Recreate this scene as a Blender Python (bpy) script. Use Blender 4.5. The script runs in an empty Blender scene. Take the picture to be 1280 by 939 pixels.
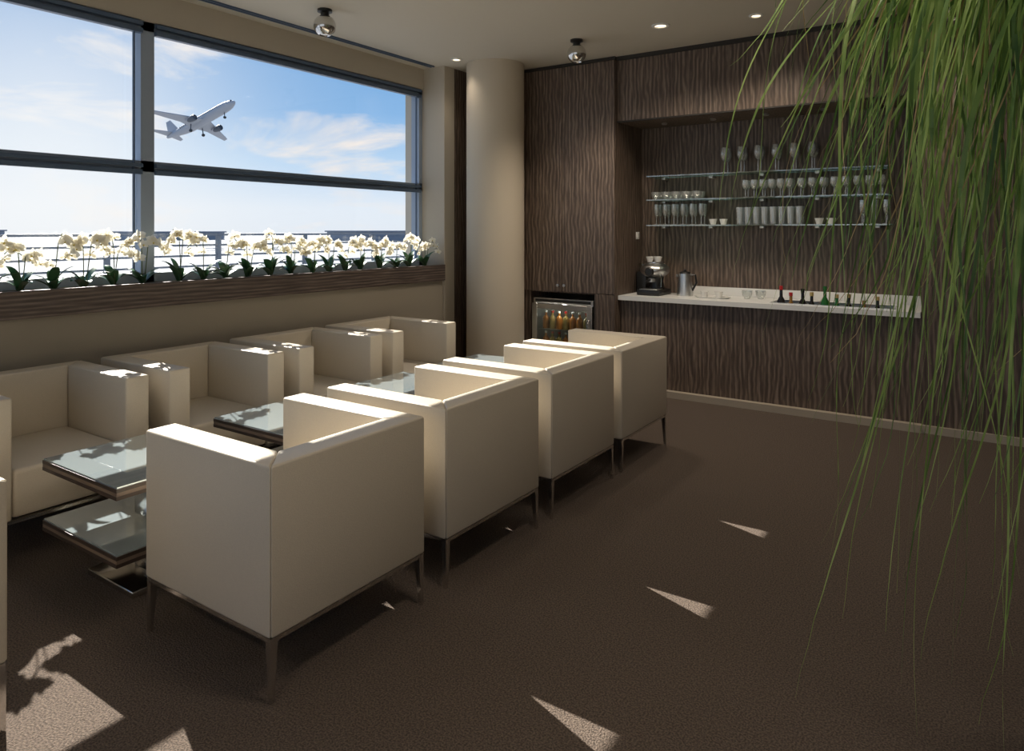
import bpy, bmesh, math, random
from mathutils import Vector, Matrix, Euler
random.seed(7)
scene = bpy.context.scene
COL = scene.collection

# ------------------------------------------------------------------ materials
def new_mat(name):
    m = bpy.data.materials.new(name); m.use_nodes = True
    nt = m.node_tree
    return m, nt, nt.nodes['Principled BSDF'], nt.nodes['Material Output']

def plain(name, col, rough=0.5, metal=0.0, bump=0.0, bscale=200, var=0.0, coat=0.0, emit=None, estr=0, detail=3, bdist=.01):
    m, nt, b, out = new_mat(name)
    b.inputs['Base Color'].default_value = (*col, 1)
    b.inputs['Roughness'].default_value = rough
    b.inputs['Metallic'].default_value = metal
    b.inputs['Coat Weight'].default_value = coat
    if emit:
        b.inputs['Emission Color'].default_value = (*emit, 1)
        b.inputs['Emission Strength'].default_value = estr
    if bump or var:
        tc = nt.nodes.new('ShaderNodeTexCoord')
        n = nt.nodes.new('ShaderNodeTexNoise'); n.inputs['Scale'].default_value = bscale
        n.inputs['Detail'].default_value = detail
        nt.links.new(tc.outputs['Object'], n.inputs['Vector'])
        if bump:
            bp = nt.nodes.new('ShaderNodeBump'); bp.inputs['Strength'].default_value = bump
            bp.inputs['Distance'].default_value = bdist
            nt.links.new(n.outputs['Fac'], bp.inputs['Height'])
            nt.links.new(bp.outputs['Normal'], b.inputs['Normal'])
        if var:
            r = nt.nodes.new('ShaderNodeValToRGB')
            r.color_ramp.elements[0].position = 0.36; r.color_ramp.elements[1].position = 0.64
            r.color_ramp.elements[0].color = (*[c*(1-var) for c in col], 1)
            r.color_ramp.elements[1].color = (*[min(1, c*(1+var)) for c in col], 1)
            nt.links.new(n.outputs['Fac'], r.inputs['Fac'])
            nt.links.new(r.outputs['Color'], b.inputs['Base Color'])
    return m

def wood(name, cols, horizontal=False, rough=0.5, bump=0.5, freq=165, warp=14, amp=.16):
    """rippled wood relief: wavy lines running along the grain"""
    m, nt, b, out = new_mat(name)
    N = nt.nodes; L = nt.links
    tc = N.new('ShaderNodeTexCoord'); sp = N.new('ShaderNodeSeparateXYZ'); L.new(tc.outputs['Object'], sp.inputs[0])
    mp = N.new('ShaderNodeMapping'); mp.inputs['Scale'].default_value = (9, 2.6, 9) if horizontal else (10, 10, 3.9)
    L.new(tc.outputs['Object'], mp.inputs['Vector'])
    n1 = N.new('ShaderNodeTexNoise'); n1.inputs['Scale'].default_value = 1; n1.inputs['Detail'].default_value = 2.5
    L.new(mp.outputs[0], n1.inputs['Vector'])
    if horizontal: src = sp.outputs['Z']
    else:
        ad = N.new('ShaderNodeMath'); ad.operation = 'ADD'; L.new(sp.outputs['X'], ad.inputs[0]); L.new(sp.outputs['Y'], ad.inputs[1]); src = ad.outputs[0]
    m1 = N.new('ShaderNodeMath'); m1.operation = 'MULTIPLY'; m1.inputs[1].default_value = freq; L.new(src, m1.inputs[0])
    m2 = N.new('ShaderNodeMath'); m2.operation = 'MULTIPLY_ADD'; m2.inputs[1].default_value = warp; L.new(n1.outputs['Fac'], m2.inputs[0]); L.new(m1.outputs[0], m2.inputs[2])
    sn = N.new('ShaderNodeMath'); sn.operation = 'SINE'; L.new(m2.outputs[0], sn.inputs[0])
    mp2 = N.new('ShaderNodeMapping'); mp2.inputs['Scale'].default_value = (60, 4, 60) if horizontal else (70, 70, 3.5)
    L.new(tc.outputs['Object'], mp2.inputs['Vector'])
    n2 = N.new('ShaderNodeTexNoise'); n2.inputs['Scale'].default_value = 1; n2.inputs['Detail'].default_value = 3; L.new(mp2.outputs[0], n2.inputs['Vector'])
    h = N.new('ShaderNodeMath'); h.operation = 'MULTIPLY_ADD'; h.inputs[1].default_value = amp; h.inputs[2].default_value = 0; L.new(sn.outputs[0], h.inputs[0])
    h2 = N.new('ShaderNodeMath'); h2.operation = 'ADD'; L.new(h.outputs[0], h2.inputs[0]); L.new(n2.outputs['Fac'], h2.inputs[1])
    r = N.new('ShaderNodeValToRGB'); e = r.color_ramp.elements
    e[0].position = 0.28; e[0].color = (*cols[0], 1)
    e[1].position = 0.78; e[1].color = (*cols[2], 1)
    x = e.new(0.55); x.color = (*cols[1], 1)
    L.new(h2.outputs[0], r.inputs['Fac']); L.new(r.outputs['Color'], b.inputs['Base Color'])
    bp = N.new('ShaderNodeBump'); bp.inputs['Strength'].default_value = bump; bp.inputs['Distance'].default_value = 0.005
    L.new(h2.outputs[0], bp.inputs['Height']); L.new(bp.outputs['Normal'], b.inputs['Normal'])
    b.inputs['Roughness'].default_value = rough
    return m

def clear(name, tint, gloss=0.1, white=0.0, edge=False):
    m, nt, b, out = new_mat(name); nt.nodes.remove(b)
    t = nt.nodes.new('ShaderNodeBsdfTransparent'); t.inputs['Color'].default_value = (*tint, 1)
    g = nt.nodes.new('ShaderNodeBsdfGlossy'); g.inputs['Roughness'].default_value = 0.03
    mx = nt.nodes.new('ShaderNodeMixShader'); mx.inputs['Fac'].default_value = gloss
    if edge:
        lw = nt.nodes.new('ShaderNodeLayerWeight'); lw.inputs['Blend'].default_value = 0.35
        ma = nt.nodes.new('ShaderNodeMath'); ma.operation = 'MULTIPLY_ADD'
        ma.inputs[1].default_value = 0.8; ma.inputs[2].default_value = gloss; ma.use_clamp = True
        nt.links.new(lw.outputs['Facing'], ma.inputs[0]); nt.links.new(ma.outputs[0], mx.inputs['Fac'])
    nt.links.new(t.outputs[0], mx.inputs[1]); nt.links.new(g.outputs[0], mx.inputs[2])
    last = mx
    if white:
        d = nt.nodes.new('ShaderNodeBsdfDiffuse'); d.inputs['Color'].default_value = (.9, .92, .9, 1)
        m2 = nt.nodes.new('ShaderNodeMixShader'); m2.inputs['Fac'].default_value = white
        nt.links.new(mx.outputs[0], m2.inputs[1]); nt.links.new(d.outputs[0], m2.inputs[2]); last = m2
    nt.links.new(last.outputs[0], out.inputs['Surface'])
    return m

def leafmat(name, c0, c1, fac=.35, scale=9, rough=.42):
    m, nt, b, out = new_mat(name)
    tc = nt.nodes.new('ShaderNodeTexCoord')
    n = nt.nodes.new('ShaderNodeTexNoise'); n.inputs['Scale'].default_value = scale
    r = nt.nodes.new('ShaderNodeValToRGB')
    r.color_ramp.elements[0].position = .35; r.color_ramp.elements[0].color = (*c0, 1)
    r.color_ramp.elements[1].position = .65; r.color_ramp.elements[1].color = (*c1, 1)
    nt.links.new(tc.outputs['Object'], n.inputs['Vector']); nt.links.new(n.outputs['Fac'], r.inputs['Fac'])
    nt.links.new(r.outputs['Color'], b.inputs['Base Color'])
    b.inputs['Roughness'].default_value = rough
    tr = nt.nodes.new('ShaderNodeBsdfTranslucent'); nt.links.new(r.outputs['Color'], tr.inputs['Color'])
    mx = nt.nodes.new('ShaderNodeMixShader'); mx.inputs['Fac'].default_value = fac
    nt.links.new(b.outputs[0], mx.inputs[1]); nt.links.new(tr.outputs[0], mx.inputs[2])
    nt.links.new(mx.outputs[0], out.inputs['Surface'])
    return m

M_leather = plain('leather_cream', (.60, .535, .435), .42, bump=.12, bscale=260, var=.03)
M_chrome = plain('brushed_chrome', (.72, .71, .69), .18, 1.0)
M_steel = plain('satin_steel', (.60, .60, .59), .32, 1.0)
M_wood = wood('rippled_walnut', [(.066, .046, .034), (.132, .094, .069), (.235, .176, .135)])
M_woodh = wood('rippled_walnut_horizontal', [(.055, .04, .034), (.11, .082, .07), (.19, .15, .13)], horizontal=True, freq=260, warp=9)
M_tedge = plain('table_edge_lacquer', (.19, .14, .105), .3, bscale=4, var=.2)
M_tlayer = plain('table_dark_layer', (.055, .038, .03), .35)
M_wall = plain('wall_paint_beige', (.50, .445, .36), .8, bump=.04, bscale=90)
M_wall_low = plain('wall_paint_beige_shaded', (.34, .30, .24), .8, bump=.04, bscale=90)  # same beige wall paint, darkened so the shade is in its colour
M_ceil = plain('ceiling_paint', (.60, .55, .46), .85, bump=.02, bscale=60)
M_colm = plain('column_plaster', (.58, .51, .405), .75, bump=.04, bscale=90)
M_carpet = plain('carpet_brown', (.138, .103, .079), .97, bump=1, bscale=170, var=.5, detail=5, bdist=.016)
M_frame = plain('window_aluminium', (.30, .36, .45), .45)
M_frame_d = plain('window_dark_aluminium', (.08, .12, .19), .4)
M_pane = clear('window_glass', (.985, .99, 1), .03)
M_shelf = clear('green_shelf_glass', (.70, .85, .78), .22, .08)
M_glass = clear('drinking_glass', (.93, .95, .94), .14, .12, True)
M_fglass = clear('fridge_glass', (.85, .9, .88), .08)
M_white = plain('white_solid_surface', (.84, .84, .81), .3)
M_porc = plain('white_porcelain', (.85, .84, .8), .2)
M_black = plain('black_plastic', (.015, .015, .015), .35)
M_dark = plain('dark_interior', (.03, .026, .022), .7)
M_base = plain('beige_baseboard', (.42, .36, .28), .6)
M_soil = plain('bark_soil', (.05, .03, .02), .95, bump=.8, bscale=60, var=.4)
M_oleaf = plain('orchid_leaf', (.03, .10, .038), .35, var=.3, bscale=12)
M_ostem = plain('orchid_stem', (.08, .11, .04), .5)
M_petal = leafmat('orchid_petal', (.80, .76, .64), (.90, .87, .78), .4, 20, .6)
M_lip = plain('orchid_lip', (.65, .52, .12), .5)
M_trunk = plain('palm_trunk', (.16, .11, .07), .85, bump=.8, bscale=40, var=.4)
M_pot = plain('pot_grey_ceramic', (.12, .11, .10), .5)
M_lens = plain('lamp_lens', (1, .9, .75), .3, emit=(1, .8, .55), estr=3)
M_plane = plain('aircraft_white', (.34, .36, .40), .45)
M_planeg = plain('aircraft_grey', (.07, .085, .11), .45)
M_apron = plain('apron_concrete', (.21, .225, .25), .9, var=.08, bscale=.05)
M_out = plain('pale_building', (.26, .29, .34), .8)
M_roof = plain('pale_roof', (.22, .25, .30), .8)
M_rail = plain('railing_grey', (.15, .175, .21), .5)
M_tglass, nt, b, o = new_mat('table_glass_top')
b.inputs['Base Color'].default_value = (.55, .66, .70, 1); b.inputs['Roughness'].default_value = .05
b.inputs['Metallic'].default_value = .5; b.inputs['IOR'].default_value = 1.9; b.inputs['Coat Weight'].default_value = 1
M_leaf = leafmat('palm_leaf', (.17, .30, .06), (.42, .56, .18), .42)
M_leafd = leafmat('palm_leaf_dark', (.06, .14, .033), (.16, .27, .07), .35)
M_dry = leafmat('palm_leaf_dry', (.34, .24, .11), (.50, .37, .19))

# ------------------------------------------------------------------ builders
def finish(bm, name, mat, parent=None, loc=(0, 0, 0), smooth=False, rot=None):
    me = bpy.data.meshes.new(name)
    bmesh.ops.recalc_face_normals(bm, faces=bm.faces)
    bm.to_mesh(me); bm.free()
    mats = mat if isinstance(mat, (list, tuple)) else [mat]
    for m in mats: me.materials.append(m)
    if smooth:
        for p in me.polygons: p.use_smooth = True
        try: me.set_sharp_from_angle(angle=math.radians(38))
        except Exception: pass
    ob = bpy.data.objects.new(name, me); COL.objects.link(ob)
    ob.location = loc
    if rot: ob.rotation_euler = rot
    if parent: ob.parent = parent
    return ob

def add_box(bm, lo, hi):
    lo = Vector(lo); hi = Vector(hi)
    c = (lo+hi)/2; s = hi-lo
    return bmesh.ops.create_cube(bm, size=1, matrix=Matrix.Translation(c) @ Matrix.Diagonal((*s, 1)))['verts']

def boxes(name, lst, mat, parent=None, loc=(0, 0, 0), bevel=0, seg=2):
    bm = bmesh.new()
    for lo, hi in lst: add_box(bm, lo, hi)
    if bevel: bmesh.ops.bevel(bm, geom=bm.edges[:], offset=bevel, segments=seg, affect='EDGES', profile=.5)
    return finish(bm, name, mat, parent, loc, smooth=bool(bevel))

def box(name, lo, hi, mat, parent=None, loc=(0, 0, 0), bevel=0, seg=2):
    return boxes(name, [(lo, hi)], mat, parent, loc, bevel, seg)

def prism(name, pts, z0, z1, mat, parent=None, loc=(0, 0, 0), bevel=0, seg=3):
    bm = bmesh.new()
    lo = [bm.verts.new((x, y, z0)) for x, y in pts]; hi = [bm.verts.new((x, y, z1)) for x, y in pts]
    n = len(pts)
    bm.faces.new(lo[::-1]); bm.faces.new(hi)
    for i in range(n): bm.faces.new((lo[i], lo[(i+1) % n], hi[(i+1) % n], hi[i]))
    bmesh.ops.recalc_face_normals(bm, faces=bm.faces)
    if bevel: bmesh.ops.bevel(bm, geom=bm.edges[:], offset=bevel, segments=seg, affect='EDGES', profile=.5)
    return finish(bm, name, mat, parent, loc, smooth=bool(bevel))

def lathe_bm(bm, prof, seg=24, M=Matrix.Identity(4)):
    rings = []
    for r, z in prof:
        if r < 1e-5: rings.append([bm.verts.new(M @ Vector((0, 0, z)))])
        else: rings.append([bm.verts.new(M @ Vector((r*math.cos(2*math.pi*i/seg), r*math.sin(2*math.pi*i/seg), z))) for i in range(seg)])
    for a, b_ in zip(rings, rings[1:]):
        for i in range(seg):
            j = (i+1) % seg
            if len(a) == 1 and len(b_) == 1: continue
            if len(a) == 1: bm.faces.new((a[0], b_[i], b_[j]))
            elif len(b_) == 1: bm.faces.new((a[i], a[j], b_[0]))
            else: bm.faces.new((a[i], a[j], b_[j], b_[i]))

def lathe(name, prof, mat, parent=None, loc=(0, 0, 0), seg=24, rot=None):
    bm = bmesh.new(); lathe_bm(bm, prof, seg)
    return finish(bm, name, mat, parent, loc, True, rot)

def tube_bm(bm, pts, rads, seg=6):
    pts = [Vector(p) for p in pts]; rings = []
    for i, p in enumerate(pts):
        d = (pts[min(i+1, len(pts)-1)]-pts[max(i-1, 0)]).normalized()
        a = d.orthogonal().normalized() if i == 0 else (rings_a - d*rings_a.dot(d)).normalized()
        rings_a = a; c = d.cross(a)
        rings.append([bm.verts.new(p+(a*math.cos(2*math.pi*k/seg)+c*math.sin(2*math.pi*k/seg))*rads[i]) for k in range(seg)])
    for a, b_ in zip(rings, rings[1:]):
        for k in range(seg): bm.faces.new((a[k], a[(k+1) % seg], b_[(k+1) % seg], b_[k]))
    bm.faces.new(rings[0][::-1]); bm.faces.new(rings[-1])

def tube(name, pts, r, mat, parent=None, loc=(0, 0, 0), seg=8):
    bm = bmesh.new(); rr = r if isinstance(r, list) else [r]*len(pts)
    tube_bm(bm, pts, rr, seg)
    return finish(bm, name, mat, parent, loc, True)

def empty(name, loc=(0, 0, 0), rz=0):
    e = bpy.data.objects.new(name, None); e.empty_display_size = .1
    COL.objects.link(e); e.location = loc; e.rotation_euler = (0, 0, rz); return e

def tag(o, label, cat, group=None):
    o['label'] = label; o['category'] = cat
    if group: o['group'] = group
    return o
def struct(o, label=None):
    o['kind'] = 'structure'
    if label: o['label'] = label
    return o

def dup(root, loc, rz=None, label=None, parent=None):
    n = root.copy(); COL.objects.link(n)
    if parent is not None: n.parent = parent
    else: n.location = loc
    if rz is not None: n.rotation_euler = (0, 0, rz)
    if label: n['label'] = label
    for c in root.children: dup(c, None, parent=n)
    return n

# ------------------------------------------------------------------ room shell
XW, XG = -4.32, -4.63       # inner wall face, glass plane
CZ = 3.02
XR, YR = 3.2, -4.0
struct(box('floor', (-4.8, YR, -.12), (XR, 6.5, 0), M_carpet), 'dark brown cut-pile carpet')
struct(box('ceiling', (-4.8, YR, CZ), (XR, 6.5, CZ+.15), M_ceil), 'plain beige painted ceiling')
WINS = [(-2.93, -.22), (-.22, 2.49), (2.49, 5.2)]
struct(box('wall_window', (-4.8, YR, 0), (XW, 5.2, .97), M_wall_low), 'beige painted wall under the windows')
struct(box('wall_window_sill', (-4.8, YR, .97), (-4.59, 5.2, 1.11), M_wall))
struct(boxes('wall_window_head', [((-4.8, YR, 2.82), (-4.56, 5.2, CZ)), ((-4.8, YR, 1.11), (-4.5, -2.93, 2.82))], M_wall))
struct(box('wall_window_end', (-4.8, 5.2, 0), (XW+.02, 5.35, CZ), M_wall), 'beige painted pier beside the window')
struct(box('wall_corner', (-4.8, 5.35, 0), (XW+.02, 6.5, CZ), M_wood), 'dark grooved wood cladding beside the column')
struct(boxes('wall_rear', [((-4.8, YR-.15, 0), (XR, YR, .5)), ((-4.8, YR-.15, 2.85), (XR, YR, CZ)), ((-4.8, YR-.15, .5), (-4.0, YR, 2.85)), ((2.9, YR-.15, .5), (XR, YR, 2.85))], M_wall))
struct(box('wall_right', (XR, YR, 0), (XR+.15, 6.5, CZ), M_wall))
struct(box('wall_back', (-4.3, 6.36, 0), (XR, 6.5, CZ), M_wood), 'dark rippled wood back wall behind the shelves')
struct(box('wall_bar', (-.40, 5.84, 0), (XR, 6.36, CZ), M_wood), 'dark rippled wood wall beside the bar')
struct(box('trim_1', (-2.785, 5.82, 2.43), (-.40, 6.36, CZ), M_wood), 'dark rippled wood bulkhead over the bar')
struct(box('trim_2', (-2.785, 5.805, 2.425), (-.40, 5.83, 2.437), M_dark))
struct(boxes('trim_3', [((-2.785, 5.80, CZ-.035), (-.40, 5.822, CZ)), ((-.40, 5.82, CZ-.035), (XR, 5.842, CZ))], M_dark))
struct(boxes('baseboard_bar', [((-2.78, 5.80, 0), (-.40, 5.862, .055)), ((-.40, 5.815, 0), (XR, 5.845, .055))], M_base), 'beige plinth along the bar front')

for i, (y0, y1) in enumerate(WINS):
    fw = .045
    L = [((-4.68, y0, 1.11), (-4.58, y0+fw, 2.82)), ((-4.68, y1-fw, 1.11), (-4.58, y1, 2.82)),
          ((-4.68, y0, 1.11), (-4.58, y1, 1.17)), ((-4.68, y0, 2.76), (-4.58, y1, 2.82)),
          ((-4.68, y0, 1.835), (-4.58, y1, 1.905))]
    w = struct(boxes('window_%d' % (i+1), L, M_frame), 'grey aluminium window with an upper and lower pane')
    boxes('glass_pane', [((-4.634, y0+fw, 1.17), (-4.628, y1-fw, 1.835)), ((-4.634, y0+fw, 1.905), (-4.628, y1-fw, 2.76))], M_pane, parent=w)
    boxes('glazing_bead', [((-4.585, y0+fw, 1.815), (-4.555, y1-fw, 1.845)), ((-4.58, y0+fw, 1.862), (-4.55, y1-fw, 1.885)),
                               ((-4.59, y0+fw, 2.735), (-4.55, y1-fw, 2.765)), ((-4.575, y0+fw, 2.785), (-4.545, y1-fw, 2.81)),
                               ((-4.58, y1-fw-.055, 1.17), (-4.565, y1-fw-.045, 2.76))], M_frame_d, parent=w)
w = struct(boxes('window_4', [((x-.03, YR-.1, .5), (x+.03, YR-.04, 2.85)) for x in (-3.97, -1.7, .6, 2.87)] + [((-4, YR-.1, .5), (2.9, YR-.04, .56)), ((-4, YR-.1, 2.79), (2.9, YR-.04, 2.85))], M_frame))  # unseen window added behind the camera to let in more sky light
box('glass_pane', (-3.94, YR-.073, .56), (2.84, YR-.067, 2.79), M_pane, parent=w)

tag(boxes('curtain_track', [((-4.43, -3.5, CZ-.012), (-4.415, 5.15, CZ)), ((-4.395, -3.5, CZ-.012), (-4.38, 5.15, CZ))], M_frame_d),
    'thin dark curtain track fixed to the ceiling', 'curtain track')
tag(lathe('column', [(0, 0), (.275, 0), (.275, CZ), (0, CZ)], M_colm, loc=(-3.888, 5.46, 0), seg=64),
    'round cream plastered column beside the cabinet', 'column')

# ------------------------------------------------------------------ planter + orchids
pl = tag(empty('planter_box', (-4.43, 2.0, .975)), 'long dark grooved wood planter on the window ledge', 'planter')
boxes('body', [((.12, -5.0, 0), (.15, 3.19, .15)), ((-.15, -5.0, 0), (-.12, 3.19, .13)),
               ((-.12, -5.0, 0), (.12, 3.19, .02)), ((-.12, -5.0, 0), (.12, -4.97, .13)), ((-.12, 3.16, 0), (.12, 3.19, .13))], M_woodh, parent=pl)
box('soil', (-.12, -4.97, .02), (.12, 3.16, .115), M_soil, parent=pl)

def petal_bm(bm, ang, L, W, cup=.15, mi=0):
    n = 6; c = math.cos(ang); s = math.sin(ang); row = []
    for i in range(n+1):
        t = i/n; w = W*math.sin(math.pi*(t**.8))**.8 if 0 < t < 1 else W*.08
        r = .003+L*t; lift = cup*L*t*t
        vs = []
        for q in (-1, 0, 1):
            y = r*c - q*w*s; z = r*s + q*w*c
            vs.append(bm.verts.new((lift + abs(q)*.1*w, y, z)))
        row.append(vs)
    for a, b_ in zip(row, row[1:]):
        for k in range(2):
            f = bm.faces.new((a[k], a[k+1], b_[k+1], b_[k])); f.material_index = mi
bm = bmesh.new()
for a in (90, 210, 330): petal_bm(bm, math.radians(a), .040, .013)
for a in (10, 170): petal_bm(bm, math.radians(a), .042, .022)
bmesh.ops.create_icosphere(bm, subdivisions=1, radius=.007, matrix=Matrix.Translation((.006, 0, -.006)))
for f in bm.faces:
    if len(f.verts) == 3: f.material_index = 1
fl = finish(bm, 'flower', [M_petal, M_lip], smooth=True)
FLOWER = fl.data; bpy.data.objects.remove(fl)

def orchid(y, seed, h):
    R = random.Random(seed)
    o = tag(empty('potted_orchid', (-4.43+R.uniform(-.02, .02), y, 1.09)), 'white moth orchid with dark leaves in the window planter', 'orchid', 'white orchids along the window')
    bm = bmesh.new()
    nl = R.randint(6, 8)
    for i in range(nl):
        a = 2*math.pi*i/nl+R.uniform(-.4, .4); L = R.uniform(.16, .24); up = R.uniform(.75, 1.35)
        dx, dy = math.cos(a)*.5, math.sin(a)*.8; W = R.uniform(.022, .031); rows = []
        p = Vector((0, 0, .015)); el = up
        for k in range(8):
            t = k/7; w = W*(math.sin(math.pi*min(.97, t*.85+.12)))**.7
            side = Vector((-dy, dx, 0)).normalized()
            rows.append([bm.verts.new(p-side*w+Vector((0, 0, .25*w))), bm.verts.new(p), bm.verts.new(p+side*w+Vector((0, 0, .25*w)))])
            p = p + Vector((dx*math.cos(el), dy*math.cos(el), math.sin(el)))*L/7; el -= .17
        for a_, b_ in zip(rows, rows[1:]):
            for k in range(2): bm.faces.new((a_[k], a_[k+1], b_[k+1], b_[k]))
    finish(bm, 'leaf_rosette', M_oleaf, o, smooth=True)
    for st in range(R.choice([1, 2, 2])):
        sgn = 1 if (st+seed) % 2 else -1
        H = h*R.uniform(.80, 1.15); lean = sgn*R.uniform(.02, .05); reach = sgn*R.uniform(.09, .15)
        pts = []
        for k in range(15):
            t = k/14
            yy = lean*t + reach*max(0, t-.5)**1.5*2.4
            zz = H*math.sin(min(1, t*1.25)*math.pi/2) - max(0, t-.70)*H*1.1
            pts.append(Vector((.02*math.sin(3*t)+.02*st, yy, zz)))
        tube('stem', pts, .0028, M_ostem, o, seg=5)
        nf = R.randint(5, 6)
        for k in range(nf):
            t = .55+.44*k/(nf-1); idx = t*14; i0 = int(idx); f_ = idx-i0
            pp = pts[i0].lerp(pts[min(14, i0+1)], f_)
            fo = bpy.data.objects.new('flower', FLOWER); COL.objects.link(fo); fo.parent = o
            fo.location = pp+Vector((.015+R.uniform(0, .02), R.uniform(-.02, .02), R.uniform(-.035, .02)))
            fo.rotation_euler = (R.uniform(-.4, .4), R.uniform(-.1, .35), R.uniform(-.9, .35))
            sc = R.uniform(.75, 1.05); fo.scale = (sc, sc, sc)
for i, (y, h) in enumerate([(1.55, .33), (1.70, .30), (1.86, .36), (2.02, .33), (2.20, .33), (2.38, .31), (2.62, .33), (2.79, .31), (2.96, .33), (3.14, .30),
                            (3.34, .34), (3.53, .32), (3.71, .30), (3.90, .30), (4.07, .29), (4.25, .29), (4.46, .30), (4.66, .28), (4.86, .29), (5.04, .29)]):
    orchid(y, i+3, h)

# ------------------------------------------------------------------ armchairs
ch = empty('armchair')
H0, H1, HW, TH = .2, .73, .355, .115
prism('backrest', [(HW, -HW), (HW, HW), (HW-TH, HW-TH), (HW-TH, -HW+TH)], H0, H1, M_leather, ch, bevel=.009)
prism('armrest', [(-HW, -HW), (HW, -HW), (HW-TH, -HW+TH), (-HW, -HW+TH)], H0, H1, M_leather, ch, bevel=.009)
prism('armrest', [(-HW, HW), (-HW, HW-TH), (HW-TH, HW-TH), (HW, HW)], H0, H1, M_leather, ch, bevel=.009)
box('seat', (-HW+.008, -HW+TH+.002, .205), (HW-TH-.002, HW-TH-.002, .415), M_leather, ch, bevel=.022, seg=4)
e_ = HW-.004
boxes('base_frame', [((-e_, -e_, .186), (e_, -e_+.022, .2)), ((-e_, e_-.022, .186), (e_, e_, .2)),
                     ((-e_, -e_, .186), (-e_+.022, e_, .2)), ((e_-.022, -e_, .186), (e_, e_, .2))], M_chrome, ch)
for sx in (-1, 1):
    for sy in (-1, 1):
        bm = bmesh.new(); a, b2 = .026, .014
        top = [bm.verts.new((sx*e_ - sx*dx, sy*e_ - sy*dy, .188)) for dx, dy in ((0, 0), (a, 0), (a, a), (0, a))]
        bot = [bm.verts.new((sx*e_ - sx*dx, sy*e_ - sy*dy, 0)) for dx, dy in ((0, 0), (b2, 0), (b2, b2), (0, b2))]
        bm.faces.new(top); bm.faces.new(bot[::-1])
        for k in range(4): bm.faces.new((top[k], top[(k+1) % 4], bot[(k+1) % 4], bot[k]))
        finish(bm, 'leg', M_chrome, ch)
tag(ch, 'cream leather cube armchair on slim chrome legs facing the tables', 'armchair', 'cube armchairs around the low tables')
XC = -2.165
ch.location = (XC, 1.717, 0)
for y in (2.555, 3.385, 4.20): dup(ch, (XC, y, 0))
dup(ch, (-2.705, .515, 0), label='cream leather cube armchair standing apart by the sunlit carpet')
for y in (1.54, 2.355, 3.175, 3.985):
    dup(ch, (-3.825, y, 0), math.pi, label='cream leather cube armchair backed against the window wall')

# ------------------------------------------------------------------ tables
tb = empty('coffee_table')
def tier(nm, z0, z1):
    s = .30; n = 3; dz = (z1-z0-.006)/n
    bm = bmesh.new()
    for k in range(n):
        ins = 0 if k % 2 == 0 else .0008
        add_box(bm, (-s+ins, -s+ins, z0+k*dz), (s-ins, s-ins, z0+(k+1)*dz))
    bm.faces.ensure_lookup_table()
    for i, f in enumerate(bm.faces): f.material_index = (i//6) % 2
    me = bpy.data.meshes.new(nm); bm.to_mesh(me); bm.free()
    me.materials.append(M_tlayer); me.materials.append(M_tedge)
    ob = bpy.data.objects.new(nm, me); COL.objects.link(ob); ob.parent = tb
    box('glass_top', (-s+.004, -s+.004, z1-.006), (s-.004, s-.004, z1), M_tglass, tb)
tier('tabletop', .452, .50)
tier('lower_shelf', .202, .25)
boxes('pedestal', [((-.05, -.05, .03), (.05, .05, .202)), ((-.05, -.05, .25), (.05, .05, .452))], M_chrome, tb, bevel=.003)
prism('foot_plate', [(-.18, -.18), (.18, -.18), (.18, .18), (-.18, .18)], 0, .03, M_chrome, tb, bevel=.008)
tag(tb, 'square two-tier coffee table with glass top and layered wood edge', 'coffee table', 'low tables between the armchairs')
tb.location = (-2.96, 1.63, 0)
for y in (2.41, 3.21, 4.05): dup(tb, (-2.96, y, 0))

# ------------------------------------------------------------------ tall cabinet + fridge
cab = tag(empty('tall_cabinet', (-3.5, 5.76, 0)), 'full-height dark rippled wood cabinet housing the fridge', 'cabinet')
boxes('body', [((-.79, .02, .86), (.715, .595, CZ-.032)), ((-.79, .02, 0), (-.19, .595, .86)), ((.51, .02, 0), (.715, .595, .86)), ((-.19, .58, 0), (.51, .595, .86))], M_wood, cab)
boxes('top_trim', [((-.79, .005, CZ-.03), (.715, .595, CZ-.002))], M_dark, cab)
def cdoor(x0, x1, z0, z1, knob):
    d = box('door', (0, 0, 0), (x1-x0, .02, z1-z0), M_wood, cab, loc=(x0, 0, z0), bevel=.002, seg=1)
    if knob is not None: lathe('knob', [(0, 0), (.006, 0), (.006, .015), (.014, .02), (.014, .03), (0, .033)], M_steel, d, loc=(knob, 0, .06), seg=16, rot=(math.pi/2, 0, 0))
cdoor(-.79, -.27, .87, CZ-.035, None)
cdoor(-.266, .168, .87, CZ-.035, .40)
cdoor(.172, .713, .87, CZ-.035, .03)
box('side_panel', (.513, 0, 0), (.715, .02, .865), M_wood, cab)

fr = tag(empty('bar_fridge', (-3.335, 5.75, 0)), 'steel undercounter fridge with a glass door', 'fridge')
boxes('body', [((-.325, .03, .02), (-.295, .54, .80)), ((.295, .03, .02), (.325, .54, .80)), ((-.295, .03, .76), (.295, .54, .80)),
               ((-.295, .03, .02), (.295, .54, .08)), ((-.295, .51, .08), (.295, .54, .76))], M_steel, fr)
box('liner', (-.294, .500, .081), (.294, .509, .759), M_steel, fr)
fd = boxes('door', [((-.325, 0, .06), (-.27, .028, .75)), ((.27, 0, .06), (.325, .028, .75)), ((-.27, 0, .70), (.27, .028, .75)), ((-.27, 0, .06), (.27, .028, .12))], M_steel, fr, bevel=.002, seg=1)
box('door_glass', (-.27, .010, .12), (.27, .018, .70), M_fglass, fd)
tube('handle', [(.295, -.0, .25), (.295, -.035, .27), (.295, -.035, .6), (.295, -.0, .62)], .007, M_chrome, fd)
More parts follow.
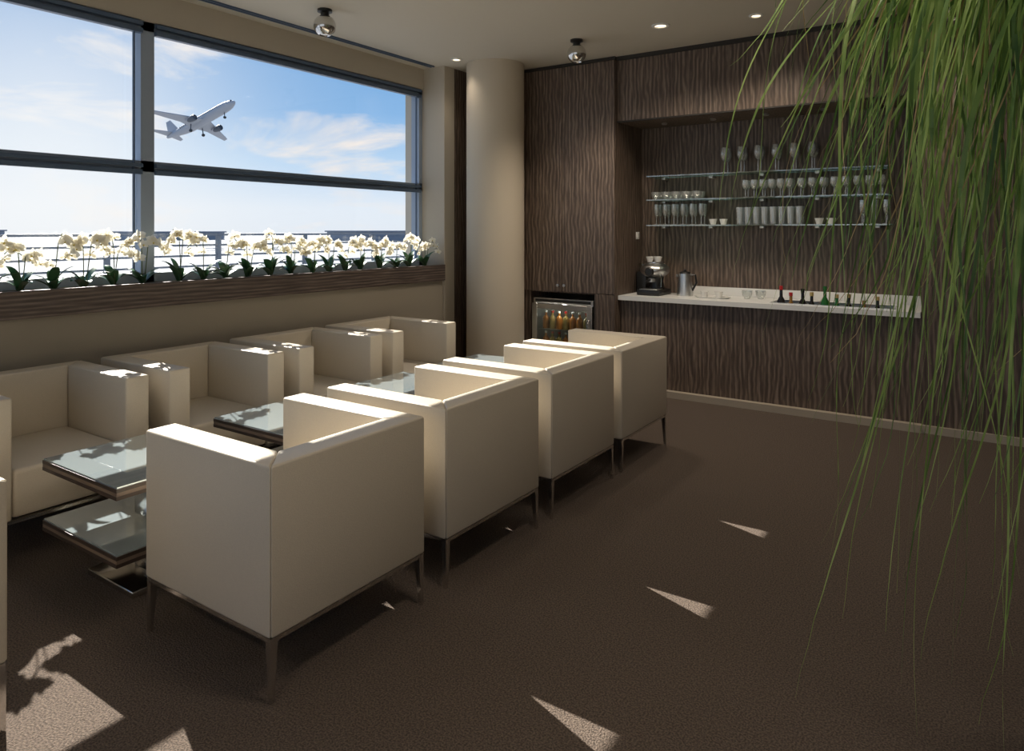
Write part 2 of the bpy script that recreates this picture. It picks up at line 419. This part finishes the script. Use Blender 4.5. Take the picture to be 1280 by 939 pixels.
for z in (.30, .50): boxes('wire_shelf', [((-.29, .05+k*.04, z), (.29, .056+k*.04, z+.005)) for k in range(11)]+[((-.29, .05, z), (-.285, .48, z+.005)), ((.285, .05, z), (.29, .48, z+.005))], M_steel, fr)
box('control_strip', (-.3, .022, .765), (.3, .03, .79), M_black, fr)
M_juice = plain('orange_juice', (.42, .15, .03), .25)
M_juice2 = plain('amber_juice', (.30, .20, .06), .25)
M_red = plain('red_plastic', (.5, .02, .02), .3)
def bottle(name, r, h, mat, capmat, label, grp):
    o = empty(name)
    lathe('body', [(0, 0), (r, 0), (r, h*.55), (r*.85, h*.64), (r*.36, h*.74), (r*.33, h*.90), (0, h*.90)], mat, o, seg=20)
    lathe('cap', [(0, h*.90), (r*.42, h*.90), (r*.42, h), (0, h)], capmat, o, seg=16)
    return tag(o, label, 'bottle', grp)
jb = bottle('juice_bottle', .032, .17, M_juice, M_white, 'small orange juice bottle inside the fridge', 'juice bottles in the fridge')
jc = bottle('juice_bottle', .032, .17, M_juice2, M_red, 'small amber juice bottle with red cap inside the fridge', 'juice bottles in the fridge')
jb.location = (-3.335-.22, 5.84, .505); jc.location = (-3.335-.22+.074, 5.84, .505)
for i in range(2, 7): dup(jb if i % 3 else jc, (-3.335-.22+i*.074, 5.84, .505))
for i in range(7): dup(jc if i % 3 else jb, (-3.335-.22+i*.074, 5.84, .305))

# ------------------------------------------------------------------ bar
bar = tag(empty('bar_cabinet', (-1.59, 5.87, 0)), 'long bar base clad in dark rippled wood', 'bar')
boxes('body', [((-1.19, 0, 0), (1.19, .03, .82)), ((-1.19, .03, 0), (-1.16, .48, .82)), ((1.16, .03, 0), (1.19, .48, .82)), ((-1.16, .03, 0), (1.16, .48, .05))], M_wood, bar)
ct = tag(empty('countertop', (-1.59, 5.82, .82)), 'white solid-surface bar countertop with raised back edge', 'countertop')
hx0, hx1, hy0, hy1 = .13, 1.0, .10, .36
boxes('slab', [((-1.19, 0, 0), (hx0, .535, .04)), ((hx1, 0, 0), (1.185, .535, .04)), ((hx0, 0, 0), (hx1, hy0, .04)), ((hx0, hy1, 0), (hx1, .535, .04))], M_white, ct)
box('backsplash', (-.70, .515, .04), (1.185, .538, .115), M_white, ct, bevel=.004)
tr = tag(empty('bottle_trough', (-1.59, 5.82, .66)), 'steel bottle trough sunk into the countertop', 'trough')
t = .004
boxes('basin', [((hx0+.003, hy0+.003, 0), (hx1-.003, hy1-.003, t)), ((hx0+.003, hy0+.003, t), (hx0+.003+t, hy1-.003, .2)), ((hx1-.003-t, hy0+.003, t), (hx1-.003, hy1-.003, .2)),
                ((hx0+.003, hy0+.003, t), (hx1-.003, hy0+.003+t, .2)), ((hx0+.003, hy1-.003-t, t), (hx1-.003, hy1-.003, .2))], M_steel, tr)
boxes('rim', [((hx0-.015, hy0-.015, .2005), (hx1+.015, hy0+.006, .206)), ((hx0-.015, hy1-.006, .2005), (hx1+.015, hy1+.015, .206)),
              ((hx0-.015, hy0, .2005), (hx0+.006, hy1, .206)), ((hx1-.006, hy0, .2005), (hx1+.015, hy1, .206))], M_chrome, tr)
M_bg = plain('bottle_green', (.02, .14, .03), .12); M_bb = plain('bottle_dark', (.012, .01, .01), .12)
M_gold = plain('gold_foil', (.55, .40, .16), .35, .6); M_amb = plain('amber_bottle', (.28, .14, .03), .12)
for x, h, bm_, cm, lb in [(-1.41, .33, M_bb, M_red, 'dark wine bottle with a red capsule in the trough'), (-1.33, .28, M_amb, M_red, 'amber bottle with a red cap in the trough'),
                     (-1.25, .31, M_bb, M_bb, 'dark wine bottle with a black capsule in the trough'), (-1.17, .29, M_bb, M_gold, 'dark wine bottle with gold foil in the trough'),
                     (-1.08, .34, M_bg, M_bg, 'green glass bottle standing in the trough'), (-.99, .28, M_bg, M_gold, 'green wine bottle with gold foil in the trough'),
                     (-.90, .29, M_bb, M_gold, 'dark wine bottle with gold foil in the trough'), (-.80, .27, M_amb, M_white, 'amber bottle with a white cap in the trough'),
                     (-.70, .28, M_bb, M_gold, 'dark wine bottle with gold foil in the trough')]:
    o_ = bottle('wine_bottle', .035, h, bm_, cm, lb, 'bottles in the trough'); o_.location = (x, 6.04+random.uniform(-.05, .05), .665)

# glass shelves
SZ = [1.945, 1.725, 1.49]
for z in SZ:
    s_ = tag(empty('glass_shelf', (-1.63, 6.24, z)), 'long greenish glass shelf on small steel brackets', 'shelf', 'glass shelves over the bar')
    box('shelf_board', (-1.01, -.12, 0), (1.0, .119, .010), M_shelf, s_)
    for k in range(5):
        boxes('bracket', [((-.9+k*.45-.018, .03, -.022), (-.9+k*.45+.018, .12, -.0005))], M_steel, s_, bevel=.003)

def shp(name, prof, label, cat, grp, mat=M_glass):
    o_ = lathe(name, prof, mat, seg=18); tag(o_, label, cat, grp); return o_
tall = shp('wine_glass', [(0, 0), (.032, 0), (.032, .003), (.005, .010), (.004, .10), (.02, .115), (.034, .15), (.033, .185), (.027, .225), (.0255, .225), (.031, .185), (.032, .15), (.018, .118), (0, .108)],
           'tall stemmed wine glass on the glass shelf', 'glass', 'glasses on the bar shelves')
flute = shp('champagne_flute', [(0, 0), (.028, 0), (.028, .003), (.004, .010), (.004, .07), (.016, .085), (.024, .13), (.022, .19), (.0205, .19), (.022, .13), (.014, .088), (0, .08)],
            'slender champagne flute on the glass shelf', 'glass', 'glasses on the bar shelves')
tumb = shp('tumbler', [(0, 0), (.025, 0), (.032, .15), (.030, .15), (.0235, .012), (0, .012)], 'clear straight tumbler on the glass shelf', 'glass', 'glasses on the bar shelves')
wineg = shp('goblet', [(0, 0), (.030, 0), (.030, .003), (.004, .008), (.004, .065), (.022, .078), (.033, .105), (.028, .15), (.0265, .15), (.031, .105), (.020, .081), (0, .072)],
            'small round wine goblet on the glass shelf', 'glass', 'glasses on the bar shelves')
bowlg = shp('glass_bowl', [(0, 0), (.022, 0), (.024, .006), (.042, .035), (.044, .07), (.042, .07), (.040, .036), (.02, .010), (0, .010)],
            'small clear glass bowl on the glass shelf', 'bowl', 'glasses on the bar shelves')
cup = shp('coffee_cup', [(0, 0), (.022, 0), (.026, .012), (.036, .05), (.034, .05), (.024, .014), (0, .010)], 'small white porcelain cup', 'cup', 'white cups at the bar', M_porc)
def place(src, lst):
    first = 'placed' not in src
    for i, p in enumerate(lst):
        if first and i == 0: src.location = p
        else: dup(src, p)
    src['placed'] = 1
t0, t1, t2 = [z+.0105 for z in SZ]
place(tall, [(-1.93+i*.145, 6.19+r*.10, t0) for i in range(6) for r in range(2)])
place(bowlg, [(-2.57+i*.098, 6.19+r*.10, t1) for i in range(5) for r in range(2)])
place(wineg, [(-1.74+i*.072, 6.17+r*.08, t1) for i in range(6) for r in range(2)])
place(wineg, [(-1.29+i*.085, 6.18+r*.09, t1) for i in range(8) for r in range(2)])
place(flute, [(-2.56+i*.085, 6.18+r*.09, t2) for i in range(6) for r in range(2)])
place(tumb, [(-1.79+i*.070, 6.17+r*.08, t2) for i in range(8) for r in range(2)])
place(flute, [(-.83+i*.085, 6.18+r*.09, t2) for i in range(3) for r in range(2)])
place(cup, [(-2.03, 6.19, t2), (-1.94, 6.2, t2), (-1.15, 6.19, t2), (-1.06, 6.2, t2)])

# coffee machine
cm_ = tag(empty('espresso_machine', (-2.55, 6.10, .86)), 'rounded chrome espresso machine with cups on top', 'coffee machine')
boxes('base', [((-.11, -.15, 0), (.11, .15, .05))], M_black, cm_, bevel=.012)
box('drip_tray', (-.085, -.145, .0505), (.085, .0, .058), M_steel, cm_, bevel=.002, seg=1)
lathe('body', [(0, .05), (.075, .05), (.06, .12), (.07, .18), (.095, .215), (.0, .215)], M_black, cm_, loc=(0, .06, 0))
bm = bmesh.new(); bmesh.ops.create_uvsphere(bm, u_segments=28, v_segments=16, radius=1, matrix=Matrix.Translation((0, .02, .225)) @ Matrix.Diagonal((.135, .13, .075, 1)))
finish(bm, 'head', M_steel, cm_, smooth=True)
lathe('group_head', [(0, -.0), (.038, 0), (.042, .03), (.03, .04), (0, .04)], M_black, cm_, loc=(0, -.085, .215), rot=(math.pi/2, 0, 0))
lathe('portafilter', [(0, .0), (.034, 0), (.034, .03), (.02, .035), (0, .035)], M_steel, cm_, loc=(0, -.06, .12))
tube('handle', [(0, -.08, .14), (0, -.14, .135), (0, -.19, .12)], [.009, .011, .013], M_black, cm_)
tube('steam_wand', [(.09, -.06, .2), (.11, -.1, .16), (.11, -.11, .08)], .004, M_chrome, cm_)
lathe('cup_rail', [(.085, 0), (.09, 0), (.09, .008), (.085, .008), (.085, 0)], M_chrome, cm_, loc=(0, .02, .292))
for dx, dy in ((-.04, -.02), (.04, -.02), (0, .05)):
    dup(cup, (-2.55+dx, 6.12+dy, 1.157))
gr = tag(empty('coffee_grinder', (-2.72, 6.26, .86)), 'black coffee grinder beside the espresso machine', 'grinder')
box('body', (-.05, -.07, 0), (.05, .07, .20), M_black, gr, bevel=.01)
lathe('hopper', [(0, .2), (.035, .2), (.05, .27), (.048, .275), (0, .275)], M_fglass, gr, seg=16)
ke = tag(empty('electric_kettle', (-2.27, 6.14, .86)), 'brushed steel kettle with a black handle', 'kettle')
lathe('body', [(0, 0), (.07, 0), (.072, .02), (.055, .20), (.0, .20)], M_steel, ke, seg=28)
lathe('lid', [(0, .20), (.052, .20), (.045, .215), (.012, .222), (.012, .235), (0, .237)], M_black, ke)
tube('handle', [(.05, -.0, .19), (.095, 0, .19), (.105, 0, .12), (.068, 0, .05)], .010, M_black, ke)
prism('spout', [(-.05, -.015), (-.085, 0), (-.05, .015)], .165, .19, M_steel, ke)
ty = tag(empty('serving_tray', (-2.0, 6.08, .86)), 'oval white tray on the countertop', 'tray')
bm = bmesh.new(); lathe_bm(bm, [(0, 0), (.14, 0), (.16, .012), (.155, .012), (.138, .004), (0, .004)], 32, Matrix.Diagonal((1, .6, 1, 1)))
finish(bm, 'dish', M_porc, ty, smooth=True)
for p in [(-2.07, 6.08, .865), (-1.95, 6.1, .865)]: dup(cup, p)
for p in [(-1.72, 6.15, .861), (-1.62, 6.2, .861)]: dup(bowlg, p, label='small clear glass bowl on the countertop')
sw = tag(empty('light_switch', (-2.783, 6.25, 1.40)), 'white light switch on the wood side panel', 'switch')
box('plate', (0, -.035, -.035), (.006, .035, .035), M_white, sw, bevel=.002)
box('rocker', (.006, -.018, -.02), (.010, .018, .02), M_porc, sw)
for k in range(5):
    d = tag(empty('cabinet_spotlight', (-2.45+k*.45, 6.1, 2.43)), 'tiny steel spotlight under the bulkhead', 'spotlight', 'small spotlights under the bulkhead')
    lathe('housing', [(0, 0), (.024, 0), (.026, -.012), (.019, -.016), (.0, -.014)], M_steel, d, seg=16)

# ------------------------------------------------------------------ ceiling lights
def ballspot(x, y):
    o_ = tag(empty('ceiling_spotlight', (x, y, CZ)), 'chrome ball spotlight on a short ceiling mount', 'spotlight', 'chrome ball ceiling spotlights')
    lathe('mount', [(0, 0), (.052, 0), (.052, -.018), (.03, -.026), (.03, -.05), (0, -.05)], M_black, o_, seg=28)
    prof = [(.078*math.sin(a), -.115+.078*math.cos(a)) for a in [math.pi*k/18 for k in range(0, 16)]]
    prof[0] = (0, prof[0][1])
    lathe('ball_housing', prof+[(.034, -.17), (0, -.165)], M_chrome, o_, seg=32)
    lathe('lens', [(0, -.168), (.03, -.1765), (0, -.1775)], M_porc, o_, seg=20)
for x, y in ((-3.91, 3.40), (-2.81, 5.1), (-.2, 5.45)): ballspot(x, y)
def downlight(x, y, r=.05):
    o_ = tag(empty('recessed_downlight', (x, y, CZ)), 'small recessed downlight with a white ring', 'downlight', 'recessed ceiling downlights')
    lathe('trim_ring', [(r*.7, -.001), (r*1.15, -.001), (r*1.1, -.008), (r*.75, -.010), (r*.7, -.001)], M_white, o_, seg=28)
    lathe('lens', [(0, -.002), (r*.7, -.002), (0, -.004)], M_lens, o_, seg=20)
for x, y, r in ((-4.04, 5.06, .045), (-2.08, 5.1, .06), (-1.405, 5.25, .045)): downlight(x, y, r)
def lamp(x, y, z, e, size=1.9, r=.05, tgt=None):
    l = bpy.data.lights.new('spot_lamp', 'SPOT'); l.energy = e; l.color = (1, .86, .70); l.spot_size = size; l.spot_blend = .8; l.shadow_soft_size = r
    ob = bpy.data.objects.new('spot_lamp', l); COL.objects.link(ob); ob.location = (x, y, z)
    if tgt: ob.rotation_euler = (Vector(tgt)-Vector((x, y, z))).to_track_quat('-Z', 'Y').to_euler()
for x, y in ((-2.08, 5.1), (-1.405, 5.25)): lamp(x, y, CZ-.03, 50, 2.4, .1)
lamp(-4.04, 5.06, CZ-.03, 5)
lamp(-2.81, 5.1, CZ-.21, 38, 2.2, .1)
lamp(-.2, 5.45, CZ-.21, 18, 2.2, .1)
for x in (-.6, 1.6):  # unseen fill lamps without fixtures, added to brighten the room
    for y in (-1.2, 1.8): lamp(x, y, CZ-.03, 72, 2.7, .2)
l = bpy.data.lights.new('fridge_lamp', 'POINT'); l.energy = 1.3; l.color = (1, .95, .85); l.shadow_soft_size = .03
ob = bpy.data.objects.new('fridge_lamp', l); COL.objects.link(ob); ob.location = (-3.335, 5.81, .735)

# ------------------------------------------------------------------ palm
pm = tag(empty('ponytail_palm', (.30, 2.2, 0)), 'potted palm with long arching grass-like green leaves', 'plant')
lathe('pot', [(0, 0), (.15, 0), (.19, .36), (.19, .38), (.17, .38), (.165, .33), (0, .33)], M_pot, pm, seg=40)
lathe('soil', [(0, .331), (.164, .331), (0, .336)], M_soil, pm, seg=30)
crowns = [Vector((-.10, -.04, 2.26)), Vector((-.20, .14, 2.34)), Vector((.02, .10, 2.38)), Vector((-.04, -.20, 2.16))]
bm = bmesh.new()
tube_bm(bm, [(0, 0, .30), (0, 0, .40), (-.01, 0, .6), (0, .01, 1.1), (.02, .02, 1.6), (.02, .03, 1.9)], [.11, .09, .05, .038, .034, .03], 14)
for c in crowns:
    tube_bm(bm, [(.02, .03, 1.85), Vector((.02, .03, 1.88)).lerp(c, .5)+Vector((.03, 0, -.03)), c], [.026, .02, .016], 10)
finish(bm, 'trunk', M_trunk, pm, smooth=True)
bmg = bmesh.new(); bmk = bmesh.new(); bmd = bmesh.new()
R = random.Random(33)
def leaf(bm, c, az, e0, Lb, L, W, curl=1.0):
    n = 34; ds = L/n; p = c.copy(); rows = []; rate = R.uniform(-1.2, 1.2)*curl; ph = R.uniform(0, 6); amp = R.uniform(.08, .50)*curl
    tw = R.uniform(0, 3.14); twr = R.uniform(-3, 3); fend = R.uniform(1.30, 1.56)
    for k in range(n+1):
        s = k*ds; t = k/n
        el = -fend + (e0+fend)*math.exp(-(s/Lb)**1.6) + amp*math.sin(ph+s*4.5)*t
        if t > .8: el += (t-.8)*R.uniform(0, 2.0)*curl
        a = az + rate*s + .35*math.sin(ph*2+s*4)
        d = Vector((math.cos(a)*math.cos(el), math.sin(a)*math.cos(el), math.sin(el)))
        side = d.cross(Vector((0, 0, 1)))
        if side.length < .02: side = Vector((1, 0, 0))
        side.normalize(); up = side.cross(d).normalized()
        sv = side*math.cos(tw+twr*s) + up*math.sin(tw+twr*s)
        w = W*(1-t**1.8)*min(1, .5+t*4)+.0004
        rows.append((bm.verts.new(p-sv*w), bm.verts.new(p+up*w*.3), bm.verts.new(p+sv*w)))
        p = p+d*ds
        if p.z < .06: p.z = .06
    for a_, b_ in zip(rows, rows[1:]):
        for k in range(2): bm.faces.new((a_[k], a_[k+1], b_[k+1], b_[k]))
def crown():
    return R.choice(crowns)+Vector((R.uniform(-.02, .02), R.uniform(-.02, .02), R.uniform(-.06, .06)))
for i in range(520):      # body of the mane
    az = R.uniform(-math.pi, math.pi)
    if i % 4 == 0: L, W = R.uniform(.6, 1.2), R.uniform(.0055, .009)
    else: L, W = R.choice([R.uniform(.8, 1.3), R.uniform(1.2, 1.8), R.uniform(1.6, 2.2)]), R.uniform(.0026, .0055)
    leaf(bmk if i % 3 == 0 else bmg, crown(), az, R.uniform(-.3, 1.1), R.uniform(.08, .34), L, W, 1.0 if L < 1.3 else .65)
for i in range(95):       # far-reaching arching leaves on the room side
    az = math.pi+R.uniform(-.95, .95)
    leaf(bmk if i % 3 == 0 else bmg, crown(), az, R.uniform(-.2, .8), R.uniform(.28, .60), R.uniform(.7, 1.55), R.uniform(.003, .008), 1.0)
for i in range(36):
    c = R.choice(crowns); az = math.pi+R.uniform(-1.3, 1.3)
    leaf(bmd, c, az, R.uniform(-.2, .9), R.uniform(.20, .50), R.uniform(.8, 1.6), R.uniform(.0015, .003), 1.4)
finish(bmg, 'foliage', M_leaf, pm, smooth=True)
finish(bmk, 'dark_foliage', M_leafd, pm, smooth=True)
finish(bmd, 'dry_foliage', M_dry, pm, smooth=True)

# ------------------------------------------------------------------ outside
gp = box('airport_apron', (-1500, -900, -5.2), (-5.2, 1500, -5), M_apron)
tag(gp, 'pale concrete airport apron outside the windows', 'ground'); gp['kind'] = 'stuff'
rl = tag(empty('terrace_railing', (-9.5, 4, -5)), 'grey metal railing outside the window', 'railing')
boxes('rail', [((-.02, -9, z), (.02, 11, z+.03)) for z in (6.37, 6.22, 6.07, 5.92)], M_rail, rl)
for k in range(13): box('post', (-.03, -9+k*1.6, 0), (.03, -8.94+k*1.6, 6.37), M_rail, rl)
for k, (x, y, w, d, h) in enumerate([(-520, 150, 30, 70, 6), (-450, 260, 30, 60, 5), (-330, 330, 26, 60, 5.5), (-260, 380, 24, 60, 5)]):
    o_ = tag(empty('airport_building', (x, y, -5)), 'low pale airport building on the horizon', 'building', 'distant airport buildings')
    box('hall', (-w/2, -d/2, 0), (w/2, d/2, h), M_out, o_)
    box('roof', (-w/2-1, -d/2-1, h), (w/2+1, d/2+1, h+.8), M_roof, o_)
    boxes('window_band', [((w/2, -d/2+2, h*.5), (w/2+.2, d/2-2, h*.75))], M_roof, o_)

# airliner: nose +Y, wings X, up Z
ap = tag(empty('airliner'), 'white twin-engine passenger jet climbing in the sky', 'airplane')
prof = [(0, -18.5), (.5, -18.3), (1.0, -15), (1.7, -9), (1.98, -5), (1.98, 12), (1.85, 14.5), (1.5, 16.5), (.9, 18), (.35, 18.7), (0, 18.9)]
bm = bmesh.new(); lathe_bm(bm, prof, 28, Matrix.Rotation(-math.pi/2, 4, 'X'))
for v in bm.verts:
    if v.co.y < -6: v.co.z += (-6-v.co.y)*.09
finish(bm, 'fuselage', M_plane, ap, smooth=True)
def wing(nm, pts, th, mat=M_plane):
    bm = bmesh.new()
    a = [bm.verts.new(Vector(p)+Vector((0, 0, th/2))) for p in pts]; b_ = [bm.verts.new(Vector(p)-Vector((0, 0, th/2))) for p in pts]
    bm.faces.new(a); bm.faces.new(b_[::-1])
    for i in range(len(pts)):
        j = (i+1) % len(pts); bm.faces.new((a[i], a[j], b_[j], b_[i]))
    return finish(bm, nm, mat, ap)
for s in (-1, 1):
    wing('wing', [(s*1, 4, -1.1), (s*17, -5, .6), (s*17, -6.6, .6), (s*6, -3.5, -.6), (s*1, -3.6, -1.1)], .35, M_plane)
    wing('tailplane', [(s*.5, -14, 1.4), (s*6.2, -17.4, 1.9), (s*6.2, -18.8, 1.9), (s*.5, -17.8, 1.4)], .2, M_plane)
    bm = bmesh.new(); lathe_bm(bm, [(.0, -1.7), (.5, -1.9), (.85, -1.2), (1.15, .4), (1.15, 1.6), (1.0, 1.9), (.95, 1.4), (0, 1.2)], 22, Matrix.Translation((s*5.8, 2.4, -2.15)) @ Matrix.Rotation(-math.pi/2, 4, 'X'))
    finish(bm, 'engine', M_planeg, ap, smooth=True)
    box('engine_pylon', (s*5.8-.15, -1.0, -1.5), (s*5.8+.15, 2.6, -.7), M_plane, ap)
    lathe('winglet', [(0, 0), (.12, 0), (.1, 1.6), (0, 1.6)], M_plane, ap, loc=(s*17, -5.8, .5), seg=8)
    tube('landing_gear', [(s*2.6, -2, -1.2), (s*2.8, -2, -4)], .2, M_planeg, ap)
    lathe('wheel', [(0, -.35), (.55, -.35), (.6, 0), (.55, .35), (0, .35)], M_black, ap, loc=(s*2.8, -2, -4), rot=(0, math.pi/2, 0), seg=16)
tube('landing_gear', [(0, 13, -1.7), (0, 13, -4)], .15, M_planeg, ap)
lathe('wheel', [(0, -.35), (.45, -.35), (.5, 0), (.45, .35), (0, .35)], M_black, ap, loc=(0, 13, -4), rot=(0, math.pi/2, 0), seg=16)
bm = bmesh.new()
P = [(-11.5, 1.6), (-16.3, 7.8), (-18.6, 7.8), (-17.6, 1.9)]
a = [bm.verts.new((.15, y, z)) for y, z in P]; b_ = [bm.verts.new((-.15, y, z)) for y, z in P]
bm.faces.new(a); bm.faces.new(b_[::-1])
for i in range(4): bm.faces.new((a[i], a[(i+1) % 4], b_[(i+1) % 4], b_[i]))
finish(bm, 'tail_fin', M_plane, ap)
boxes('cabin_windows', [((-2.0, -9+k*.95, .35), (2.0, -8.6+k*.95, .75)) for k in range(22)]+[((-1.0, 17.1, .55), (1.0, 17.75, 1.0))], M_planeg, ap)
hd = Vector((.93, .16, .33)).normalized(); wx = hd.cross(Vector((0, 0, 1))).normalized(); wz = wx.cross(hd)
Mx = Matrix((wx, hd, wz)).transposed().to_4x4()
ap.matrix_world = Matrix.Translation((-278.3, 173.9, 47.8)) @ Mx @ Matrix.Rotation(math.radians(-12), 4, 'Y') @ Matrix.Scale(1.12, 4)

# ------------------------------------------------------------------ world
w = bpy.data.worlds.new('World'); scene.world = w; w.use_nodes = True
nt = w.node_tree; N = nt.nodes; Lk = nt.links
bg = N['Background']
tc = N.new('ShaderNodeTexCoord'); sp = N.new('ShaderNodeSeparateXYZ'); Lk.new(tc.outputs['Generated'], sp.inputs[0])
r = N.new('ShaderNodeValToRGB'); e = r.color_ramp.elements
e[0].position = 0; e[0].color = (.80, .86, .92, 1); e[1].position = 1; e[1].color = (.10, .25, .55, 1)
for p, c in ((.03, (.80, .87, .94)), (.09, (.50, .70, .91)), (.16, (.25, .48, .79)), (.30, (.16, .37, .69))):
    x = e.new(p); x.color = (*c, 1)
Lk.new(sp.outputs['Z'], r.inputs['Fac'])
mp = N.new('ShaderNodeMapping'); mp.inputs['Scale'].default_value = (2.0, 2.0, 7.0); mp.inputs['Location'].default_value = (.8, .4, .25)
n = N.new('ShaderNodeTexNoise'); n.inputs['Scale'].default_value = 2.0; n.inputs['Detail'].default_value = 8; n.inputs['Roughness'].default_value = .6; n.inputs['Distortion'].default_value = .5
Lk.new(tc.outputs['Generated'], mp.inputs['Vector']); Lk.new(mp.outputs[0], n.inputs['Vector'])
cr = N.new('ShaderNodeValToRGB'); cr.color_ramp.elements[0].position = .52; cr.color_ramp.elements[1].position = .70
Lk.new(n.outputs['Fac'], cr.inputs['Fac'])
mx = N.new('ShaderNodeMix'); mx.data_type = 'RGBA'; mx.inputs['B'].default_value = (.95, .87, .80, 1)
Lk.new(cr.outputs['Color'], mx.inputs['Factor']); Lk.new(r.outputs['Color'], mx.inputs['A'])
dt = N.new('ShaderNodeVectorMath'); dt.operation = 'DOT_PRODUCT'; dt.inputs[1].default_value = (-.9206, .3816, .083)
Lk.new(tc.outputs['Generated'], dt.inputs[0])
mxx = N.new('ShaderNodeMath'); mxx.operation = 'MAXIMUM'; mxx.inputs[1].default_value = 0; Lk.new(dt.outputs['Value'], mxx.inputs[0])
pw = N.new('ShaderNodeMath'); pw.operation = 'POWER'; pw.inputs[1].default_value = 45; Lk.new(mxx.outputs[0], pw.inputs[0])
ml = N.new('ShaderNodeMath'); ml.operation = 'MULTIPLY'; ml.inputs[1].default_value = .75; Lk.new(pw.outputs[0], ml.inputs[0])
m2 = N.new('ShaderNodeMix'); m2.data_type = 'RGBA'; m2.inputs['B'].default_value = (1.0, 1.0, .98, 1)
Lk.new(ml.outputs[0], m2.inputs['Factor']); Lk.new(mx.outputs['Result'], m2.inputs['A'])
Lk.new(m2.outputs['Result'], bg.inputs['Color']); bg.inputs['Strength'].default_value = 1.05

# sun
l = bpy.data.lights.new('sun', 'SUN'); l.energy = 15; l.angle = .006; l.color = (1, .93, .82)
so = bpy.data.objects.new('sun', l); COL.objects.link(so)
dv = Vector((.94, -.33, -.678))
so.rotation_euler = dv.to_track_quat('-Z', 'Y').to_euler(); so.location = (-20, 10, 20)
def portal(loc, nrm, sx, sy):
    l = bpy.data.lights.new('window_portal', 'AREA'); l.shape = 'RECTANGLE'; l.size = sx; l.size_y = sy
    l.cycles.is_portal = True
    po = bpy.data.objects.new('window_portal', l); COL.objects.link(po); po.location = loc
    po.rotation_euler = Vector(nrm).to_track_quat('-Z', 'Z').to_euler()
for y0, y1 in WINS: portal((-4.54, (y0+y1)/2, 1.96), (1, 0, 0), y1-y0, 1.7)
portal((-.55, YR+.02, 1.67), (0, 1, 0), 6.9, 2.35)

# ------------------------------------------------------------------ camera
cam = bpy.data.cameras.new('camera'); co = bpy.data.objects.new('camera', cam); COL.objects.link(co)
cam.sensor_width = 36; cam.lens = 36*880/1280; cam.shift_y = -(469.5-288)/1280; cam.clip_end = 3000
co.location = (0, 0, 1.45); co.rotation_euler = (math.pi/2, 0, math.radians(34.1))
scene.camera = co
scene.view_settings.view_transform = 'Standard'
scene.view_settings.look = 'None'
